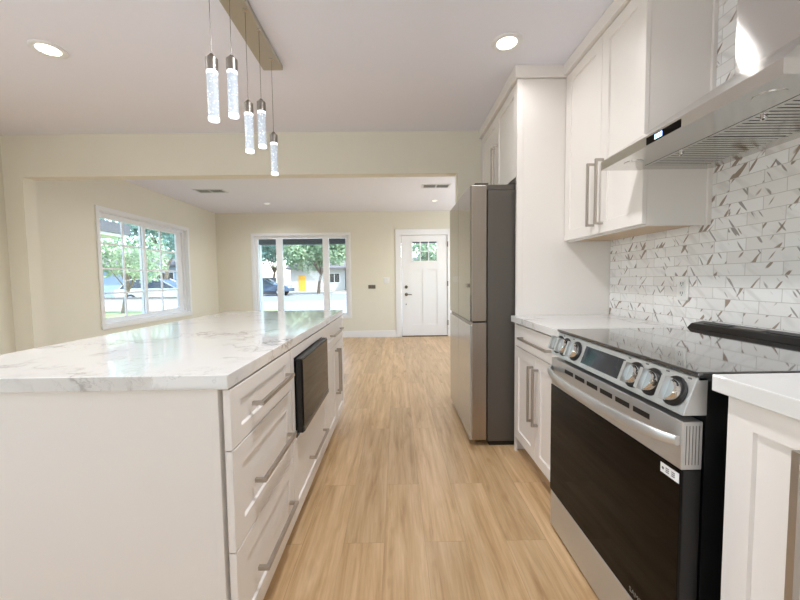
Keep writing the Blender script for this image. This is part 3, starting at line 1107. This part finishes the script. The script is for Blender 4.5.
for (ya, yb) in ((HY0 + .07, 1.256), (1.260, HY1 - .07)):
    ft = MB()
    ft.box(1.077, 1.092, ya, yb, HZ0 - .001, HZ0 + .003).box(1.343, 1.358, ya, yb, HZ0 - .001, HZ0 + .003)
    n = 15
    p_ = (yb - ya) / n
    for i in range(n):
        ft.box(1.092, 1.343, ya + i * p_, ya + i * p_ + p_ * .74, HZ0 - .001, HZ0 + .003)
    f_ = ft.build('baffle_filter', M_hood, hd)
    MB().box(1.08, 1.355, ya + .002, yb - .002, HZ0 + .008, HZ0 + .01).build('dark_backing', M_ventdark, f_)  # dark sheet added behind the slats to darken the gaps
    y = (ya + yb) / 2
    MB().lathe([(.009, 0), (.009, .008), (.005, .012), (0, .012)], (1.11, y, HZ0 - .001), (0, 0, -1), 16).build('latch', M_chrome, f_, 40)
for y in (.98, 1.53):
    MB().lathe([(.036, 0), (.036, .002), (.030, .003), (0, .003)], (1.0, y, HZ0), (0, 0, -1), 24).build('lamp', M_hood, hd, 40)

# outlet on the tile
ou = thing('electrical_outlet', 'white duplex socket on the marble tile behind the range', 'outlet', (XR - .008, 1.76, 1.1))
xo = XR - .008
MB().box(xo - .006, xo, 1.724, 1.796, 1.043, 1.160, .002).build('plate', M_plate, ou)
for z in (1.078, 1.125):
    r_ = MB().box(xo - .009, xo - .006, 1.742, 1.778, z - .017, z + .017, .002).build('socket', M_plate, ou)
    MB().box(xo - .0095, xo - .0085, 1.751, 1.754, z - .004, z + .008).box(xo - .0095, xo - .0085, 1.766, 1.769, z - .004, z + .008).box(xo - .0095, xo - .0085, 1.758, 1.762, z - .012, z - .007).build('slot', M_black, r_)

# ------------------------------------------------------------------ ceiling: lamps, vents, pendant
def downlight(x, y, label, power, r=.088, group=None, lens=None):
    t = thing('recessed_light', label, 'ceiling light', (x, y, ZC), group)
    MB().lathe([(r, 0), (r, -.004), (r * .93, -.008), (r * .66, -.006), (r * .62, 0)], (x, y, ZC), seg=32, close=False).build('trim_ring', M_white, t, 40)
    MB().lathe([(r * .65, -.003), (0, -.003)], (x, y, ZC), seg=32, close=False).build('lens', lens or M_lens, t)
    l = bpy.data.lights.new('bulb', 'AREA')
    l.shape = 'DISK'
    l.size = r * 1.5
    l.energy = power
    l.spread = rad(150)
    l.color = (0.945, 0.965, 1.0)
    lo = bpy.data.objects.new('bulb', l)
    COL.objects.link(lo)
    lo.parent = t
    lo.location = (0, 0, -.012)
    return t
downlight(-2.0, 2.18, 'lit recessed lamp in the kitchen ceiling over the far side of the island', KITCHEN_LAMP)
downlight(.652, 2.15, 'lit recessed lamp in the kitchen ceiling over the refrigerator aisle', KITCHEN_LAMP)
for (x, y) in ((-1.95, 1.2), (.1, 1.2)):  # unseen lamps added above the frame to brighten fronts and floor
    downlight(x, y, 'added recessed lamp in the kitchen ceiling, unseen above the frame', ADDED_LAMP, group='added recessed lamps above the frame')
M_lens_dim = emit('dim lamp lens', (250, 246, 238), 1.0)
downlight(-2.257, 6.41, 'small recessed lamp in the living room ceiling over the wide window', LIVING_LAMP, .06, lens=M_lens_dim)
downlight(.672, 6.31, 'small recessed lamp in the living room ceiling over the entry door', LIVING_LAMP, .06, lens=M_lens_dim)
for x in (-2.257, .672):  # two more lamps added out of sight to light the living room
    downlight(x, 4.4, 'added unseen recessed lamp in the living room ceiling behind the dividing wall', LIVING_LAMP, .06, group='added living room lamps behind the dividing wall', lens=M_lens_dim)


def vent(x0, x1, y0, y1, label):
    t = thing('air_vent', label, 'vent', ((x0 + x1) / 2, (y0 + y1) / 2, ZC))
    MB().box(x0 + .02, x1 - .02, y0 + .02, y1 - .02, ZC - .003, ZC).build('duct', M_ventdark, t)
    f = .028
    MB().box(x0, x1, y0, y0 + f, ZC - .008, ZC, .001).box(x0, x1, y1 - f, y1, ZC - .008, ZC, .001).box(x0, x0 + f, y0 + f, y1 - f, ZC - .008, ZC, .001).box(x1 - f, x1, y0 + f, y1 - f, ZC - .008, ZC, .001).build('frame', M_vent, t)
    xm = (x0 + x1) / 2
    MB().box(xm - .012, xm + .012, y0 + f, y1 - f, ZC - .008, ZC - .003).build('divider', M_vent, t)
    n = 4
    for i in range(n):
        y = y0 + f + (y1 - y0 - 2 * f) * (i + .5) / n
        MB().prism([(y - .008, ZC - .009), (y - .006, ZC - .011), (y + .010, ZC - .004), (y + .008, ZC - .002)], 'x', x0 + f, x1 - f).build('louver', M_vent, t)
    return t
vent(-2.98, -2.55, 5.38, 5.60, 'ceiling air vent above the gridded window')
vent(.38, .80, 5.22, 5.44, 'ceiling air vent before the entry door')

pl = thing('pendant_light', 'linear nickel pendant lamp with five glowing crystal rods over the island', 'pendant lamp', (-.763, 1.8, ZC))
mb = MB().box(-.824, -.702, 1.25, 2.357, 2.49, ZC, .002)
cn = mb.build('canopy', brushed('pendant canopy nickel', (190, 186, 174), 0.34, (100, 2, 100), 0.75), pl)
PEND = [(-.711, 1.46, 1.795), (-.685, 1.58, 1.862), (-.724, 1.84, 1.805), (-.712, 1.985, 1.88), (-.735, 2.24, 1.81)]
for (x, y, zb) in PEND:
    L = .188
    zt = zb + L
    p_ = MB().lathe([(.0225, 0), (.0225, .048), (.012, .058), (.006, .066), (0, .066)], (x, y, zt), seg=24).build('pendant', M_capnickel, pl, 35)
    MB().tube([(x, y, zt + .06), (x, y, 2.49)], .0013, 6).build('cable', M_steel_dark, p_)
    MB().lathe([(.010, 0), (.010, -.006), (0, -.006)], (x, y, 2.49), seg=14).build('cord_grip', M_chrome, p_, 40)
    MB().lathe([(.0205, 0), (.0205, L - .01)], (x, y, zb + .006), seg=24, close=False).build('crystal_rod', M_crystal, p_, 60)
    MB().lathe([(0, 0), (.0205, 0), (.021, .008), (.0205, .012), (0, .012)], (x, y, zb), seg=24).build('rod_tip', M_crystal_end, p_)
    MB().lathe([(.0208, 0), (.0208, .012)], (x, y, zt - .012), seg=24, close=False).build('rod_collar', M_crystal_end, p_)

# ------------------------------------------------------------------ outside
G = -0.12
o = MB().box(-60, 60, -30, 75, G - .5, G - .02).build('ground', M_gravel)
setting(o, 'pale ground outside the house', 'ground')
o = MB().box(-60, 60, 23, 33, G - .02, G - .005).build('street', M_asphalt)
setting(o, 'sunlit street beyond the front window', 'street')
o = MB().box(-60, 60, 33, 34.2, G - .02, G + .03).build('sidewalk', M_concrete)
setting(o, 'far sidewalk of the street', 'sidewalk')
o = MB().box(-6.5, 6, 9.4, 23, G - .02, G).build('driveway', M_concrete)
setting(o, 'pale concrete driveway before the front window', 'driveway')
o = MB().box(-4.2, 4.0, YF + .15, 9.4, G - .02, -.02).build('porch_floor', M_concrete)
setting(o, 'concrete porch floor', 'porch')
lw = MB().box(-30, -5.2, 3, 16, G - .02, G + .01).build('lawn', M_lawn)
setting(lw, 'lawn beyond the gridded window', 'lawn')
pr = thing('porch_roof', 'grey porch beam and roof over the wide front window', 'porch roof', (-1, 8.4, 2.05))
MB().box(-4.1, 4.0, YF + .15, 9.4, 2.38, 2.52).build('roof_slab', M_stucco_w, pr)
MB().box(-3.6, 4.0, 9.1, 9.3, 2.08, 2.38).build('beam', M_beam, pr)
for x in (-3.58, 3.8):
    MB().box(x, x + .14, 9.13, 9.27, -.02, 2.08).build('post', M_vinyl, pr)

rng = random.Random(7)


def tree(name, label, x, y, h, cr, trunk_h, leaf, n=2600, ls=.2, squash=.8, base=None, group=None, lean=0.3, tw=1.0):
    """trunk and limbs as one mesh, leaf cards filling a lumpy crown"""
    t = thing(name, label, 'tree', (x, y, G), group)
    r = np.random.RandomState(int(abs(x * 37 + y * 101)) % 9999)
    mb = MB()
    top = Vector((x + lean, y, G + trunk_h))
    mb.tube([(x, y, G - .05), (x + lean * .3, y, G + trunk_h * .5), top], [.17 * tw, .13 * tw, .11 * tw], 9)
    lobes = []
    zc = G + trunk_h + (h - trunk_h) * .5
    for k in range(8):
        a = 2 * math.pi * k / 8 + r.rand() * .6
        rr = cr * (.3 + .45 * r.rand())
        p = Vector((x + lean + rr * math.cos(a), y + rr * math.sin(a), zc + (r.rand() - .45) * (h - trunk_h) * .55))
        lobes.append((p, cr * (.38 + .2 * r.rand())))
        q = top.lerp(p, .5) + Vector((0, 0, .15 * cr))
        mb.tube([top - Vector((0, 0, .1)), q, p], [.07 * tw, .045 * tw, .02 * tw], 6)
    lobes.append((Vector((x + lean, y, zc)), cr * .6))
    mb.build('trunk', M_bark, t, 60)
    verts, faces = [], []
    P = r.randn(n, 3)
    P /= np.linalg.norm(P, axis=1)[:, None]
    R = .35 + .65 * r.rand(n) ** .5
    which = r.randint(0, len(lobes), n)
    D = r.randn(n, 2, 3)
    ox, oy, oz = t.location
    for i in range(n):
        c, rr = lobes[which[i]]
        p = np.array(c) + P[i] * R[i] * rr * np.array((1, 1, squash)) - np.array((ox, oy, oz))
        u = D[i, 0] / np.linalg.norm(D[i, 0]); v = np.cross(u, D[i, 1]); v /= np.linalg.norm(v)
        s = ls * (.6 + .7 * r.rand())
        b = len(verts)
        verts += [tuple(p - u * s), tuple(p + v * s * .45), tuple(p + u * s), tuple(p - v * s * .45)]
        faces.append((b, b + 1, b + 2, b + 3))
    me = bpy.data.meshes.new('crown')
    me.from_pydata(verts, [], faces)
    me.materials.append(leaf)
    o = bpy.data.objects.new('crown', me)
    COL.objects.link(o)
    o.parent = t
    return t


tree('street_tree', 'round green tree across the street, seen in the middle pane of the wide window', -7.6, 34.9, 7.2, 3.9, 1.9, M_leaf, 4200, .26)
tree('tall_tree', 'blue green tree behind the parked dark car', -13.8, 40, 9.5, 3.9, 2.2, M_leaf_dark, 3800, .28)
tree('slim_tree', 'loose tree before the pale blue house', -2.2, 39.5, 8.0, 2.5, 3.0, M_leaf_dark, 1300, .22)
tree('door_tree', 'tree seen through the small lights of the entry door', 2.4, 31.5, 5.6, 1.7, 1.6, M_leaf, 700, .22)
tree('garden_tree', 'small bright green tree outside the gridded window, beyond the grey carport', -11.5, 15.1, 3.4, 1.6, 1.0, M_leaf, 2600, .09, tw=.35)
tree('shade_tree', 'tall blue green tree overhanging the silver car', -17.0, 26.5, 9.5, 4.0, 2.6, M_leaf_dark, 4200, .26)
tree('tall_tree', 'tall tree behind the grey neighbour roof', -27.0, 22, 10.0, 3.9, 1.0, M_leaf_dark, 4200, .26)
tree('olive_tree', 'dark branching tree between garden tree and silver car', -11.0, 19.9, 5.8, 1.7, 2.2, M_leaf_dark, 2600, .16)


def house(name, label, x0, x1, y0, y1, h, wall, roofmat, wins=(), door=None, gable=1.3):
    t = thing(name, label, 'house', ((x0 + x1) / 2, (y0 + y1) / 2, G))
    MB().box(x0, x1, y0, y1, G, G + h).build('wall', wall, t)
    ym_ = (y0 + y1) / 2
    MB().prism([(y0 - .6, G + h - .12), (ym_, G + h + gable), (y1 + .6, G + h - .12), (y1 + .6, G + h - .3), (y0 - .6, G + h - .3)], 'x', x0 - .5, x1 + .5).build('roof', roofmat, t)
    for (a, b, c, d) in wins:
        f = MB().box(a - .06, b + .06, y0 - .05, y0, c - .06, c).box(a - .06, b + .06, y0 - .05, y0, d, d + .06).box(a - .06, a, y0 - .05, y0, c, d).box(b, b + .06, y0 - .05, y0, c, d).box((a + b) / 2 - .03, (a + b) / 2 + .03, y0 - .05, y0, c, d).build('window', M_vinyl, t)
        MB().box(a, b, y0 - .02, y0, c, d).build('pane', M_carglass, f)
    if door:
        a, b, c, d, m = door
        MB().box(a, b, y0 - .06, y0, c, d, .01).build('door', m, t)
    return t


house('house', 'white house with an amber door across the street', -13.5, -6.6, 46, 54, 3.0, M_stucco_w, M_shingle, [(-8.6, -7.3, .9, 2.0)], (-12.5, -11.6, G, 1.85, M_yellow))
house('house', 'pale blue house at the edge of the wide window view', -5.6, 6, 45, 53, 3.0, M_stucco_b, M_shingle, [(-4.2, -2.8, .8, 2.1), (1.0, 2.6, .8, 2.1)])
house('house', 'pale blue house behind the silver car', -34, -18, 31.5, 39, 2.9, M_stucco_b, M_shingle, [(-23.6, -22.0, .9, 2.0), (-20.8, -19.4, .9, 2.0)])
nb = thing('carport', 'grey flat roofed carport beyond the gridded window', 'carport', (-11, 11.8, G))
MB().box(-14, -9.45, 10.6, 13.0, 2.85, 3.2).build('roof', M_beam, nb)
MB().box(-13.95, -9.5, 10.65, 12.95, 2.75, 2.85).build('ceiling_board', M_stucco_w, nb)
for x in (-13.8, -11.6):
    for y in (10.8, 12.7):
        MB().box(x, x + .07, y, y + .07, G, 2.75).build('post', M_vinyl, nb)
fn = thing('fence', 'low grey garden wall outside the gridded window', 'fence', (-13, 18, G))
MB().box(-40, -9.5, 18.4, 18.55, G, .35).build('wall_panel', M_stucco_w, fn)
MB().box(-40, -9.5, 18.36, 18.59, .35, .42).build('coping', M_shingle, fn)
# grey wall and utility post seen in the narrow panes
gw = tag(MB().box(-17.0, -11.9, 35.4, 35.7, G, 1.5).build('block_wall', M_beam), 'grey block wall beside the parked dark car', 'wall')
ps = tag(MB().lathe([(.10, 0), (.08, 3.4), (0, 3.4)], (-4.55, 34.6, G), seg=12).build('utility_post', M_beam, None, 40), 'dark post on the far sidewalk before the pale blue house', 'post')


def car(label, x, y, rot, paint):
    """side profile lofted across the width; built along local x"""
    t = thing('car', label, 'car', (0, 0, 0))
    prof_low = [(-2.2, .35), (-2.25, .62), (-2.18, .92), (-1.5, .98), (1.0, .98), (2.0, .86), (2.28, .66), (2.28, .36)]
    cabin = [(-2.05, .95), (-1.75, 1.42), (-1.2, 1.50), (.05, 1.48), (.95, .97)]
    W = .9
    secs = []
    for (f, yy) in ((.93, -W), (1.0, -W * .93), (1.0, W * .93), (.93, W)):
        secs.append([(px * (f if yy in (-W, W) else 1), yy, .62 + (pz - .62) * f) for px, pz in prof_low])
    MB().sections(secs).build('body', paint, t, 30)
    secs = []
    for (f, yy, s) in ((.0, -.86, 1), (1, -.66, .93), (1, .66, .93), (0, .86, 1)):
        secs.append([(px * s, yy if pz > 1 else math.copysign(.86, yy), .95 + (pz - .95) * (1 if f else .0) ) for px, pz in cabin])
    MB().sections(secs[1:3]).build('cabin', M_carglass, t, 30)
    rf = MB().sections([[(px, yy, pz) for px, pz in ((-1.72, 1.43), (-1.2, 1.515), (.05, 1.495), (.02, 1.46), (-1.2, 1.47), (-1.66, 1.40))] for yy in (-.68, .68)])
    rf.build('roof', paint, t)
    pm = MB()
    for sgn in (-1, 1):
        for (pa, pb) in (((-1.95, .95), (-1.62, 1.46)), ((-.55, .95), (-.55, 1.48)), ((.95, .95), (.03, 1.48))):
            pm.tube([(pa[0], sgn * .86, pa[1]), (pb[0], sgn * .665, pb[1])], .035, 6)
    pm.build('pillars', paint, t)
    for sx in (-1.38, 1.42):
        for sy in (-.82, .82):
            wv = MB().lathe([(.0, -.1), (.31, -.1), (.33, -.06), (.33, .06), (.31, .1), (0, .1)], (sx, sy, .33), (0, 1, 0), 22).build('wheel', M_tyre, t, 40)
            s_ = 1 if sy > 0 else -1
            MB().lathe([(.2, 0), (.19, .012), (.05, .006), (0, .02)], (sx, sy + s_ * .1, .33), (0, s_, 0), 18).build('hubcap', M_carsilver, wv, 40)
    for sy in (-.62, .62):
        MB().box(2.16, 2.27, sy - .18, sy + .18, .66, .78, .02).build('headlight', M_vinyl, t)
    t.location = (x, y, G - .005)
    t.rotation_euler = (0, 0, rot)
    return t


car('silver car parked outside the gridded window', -13.6, 21.2, rad(8), M_carsilver)
car('dark blue car parked on the street, seen through the wide window', -11.6, 32.0, 0, M_carblue)
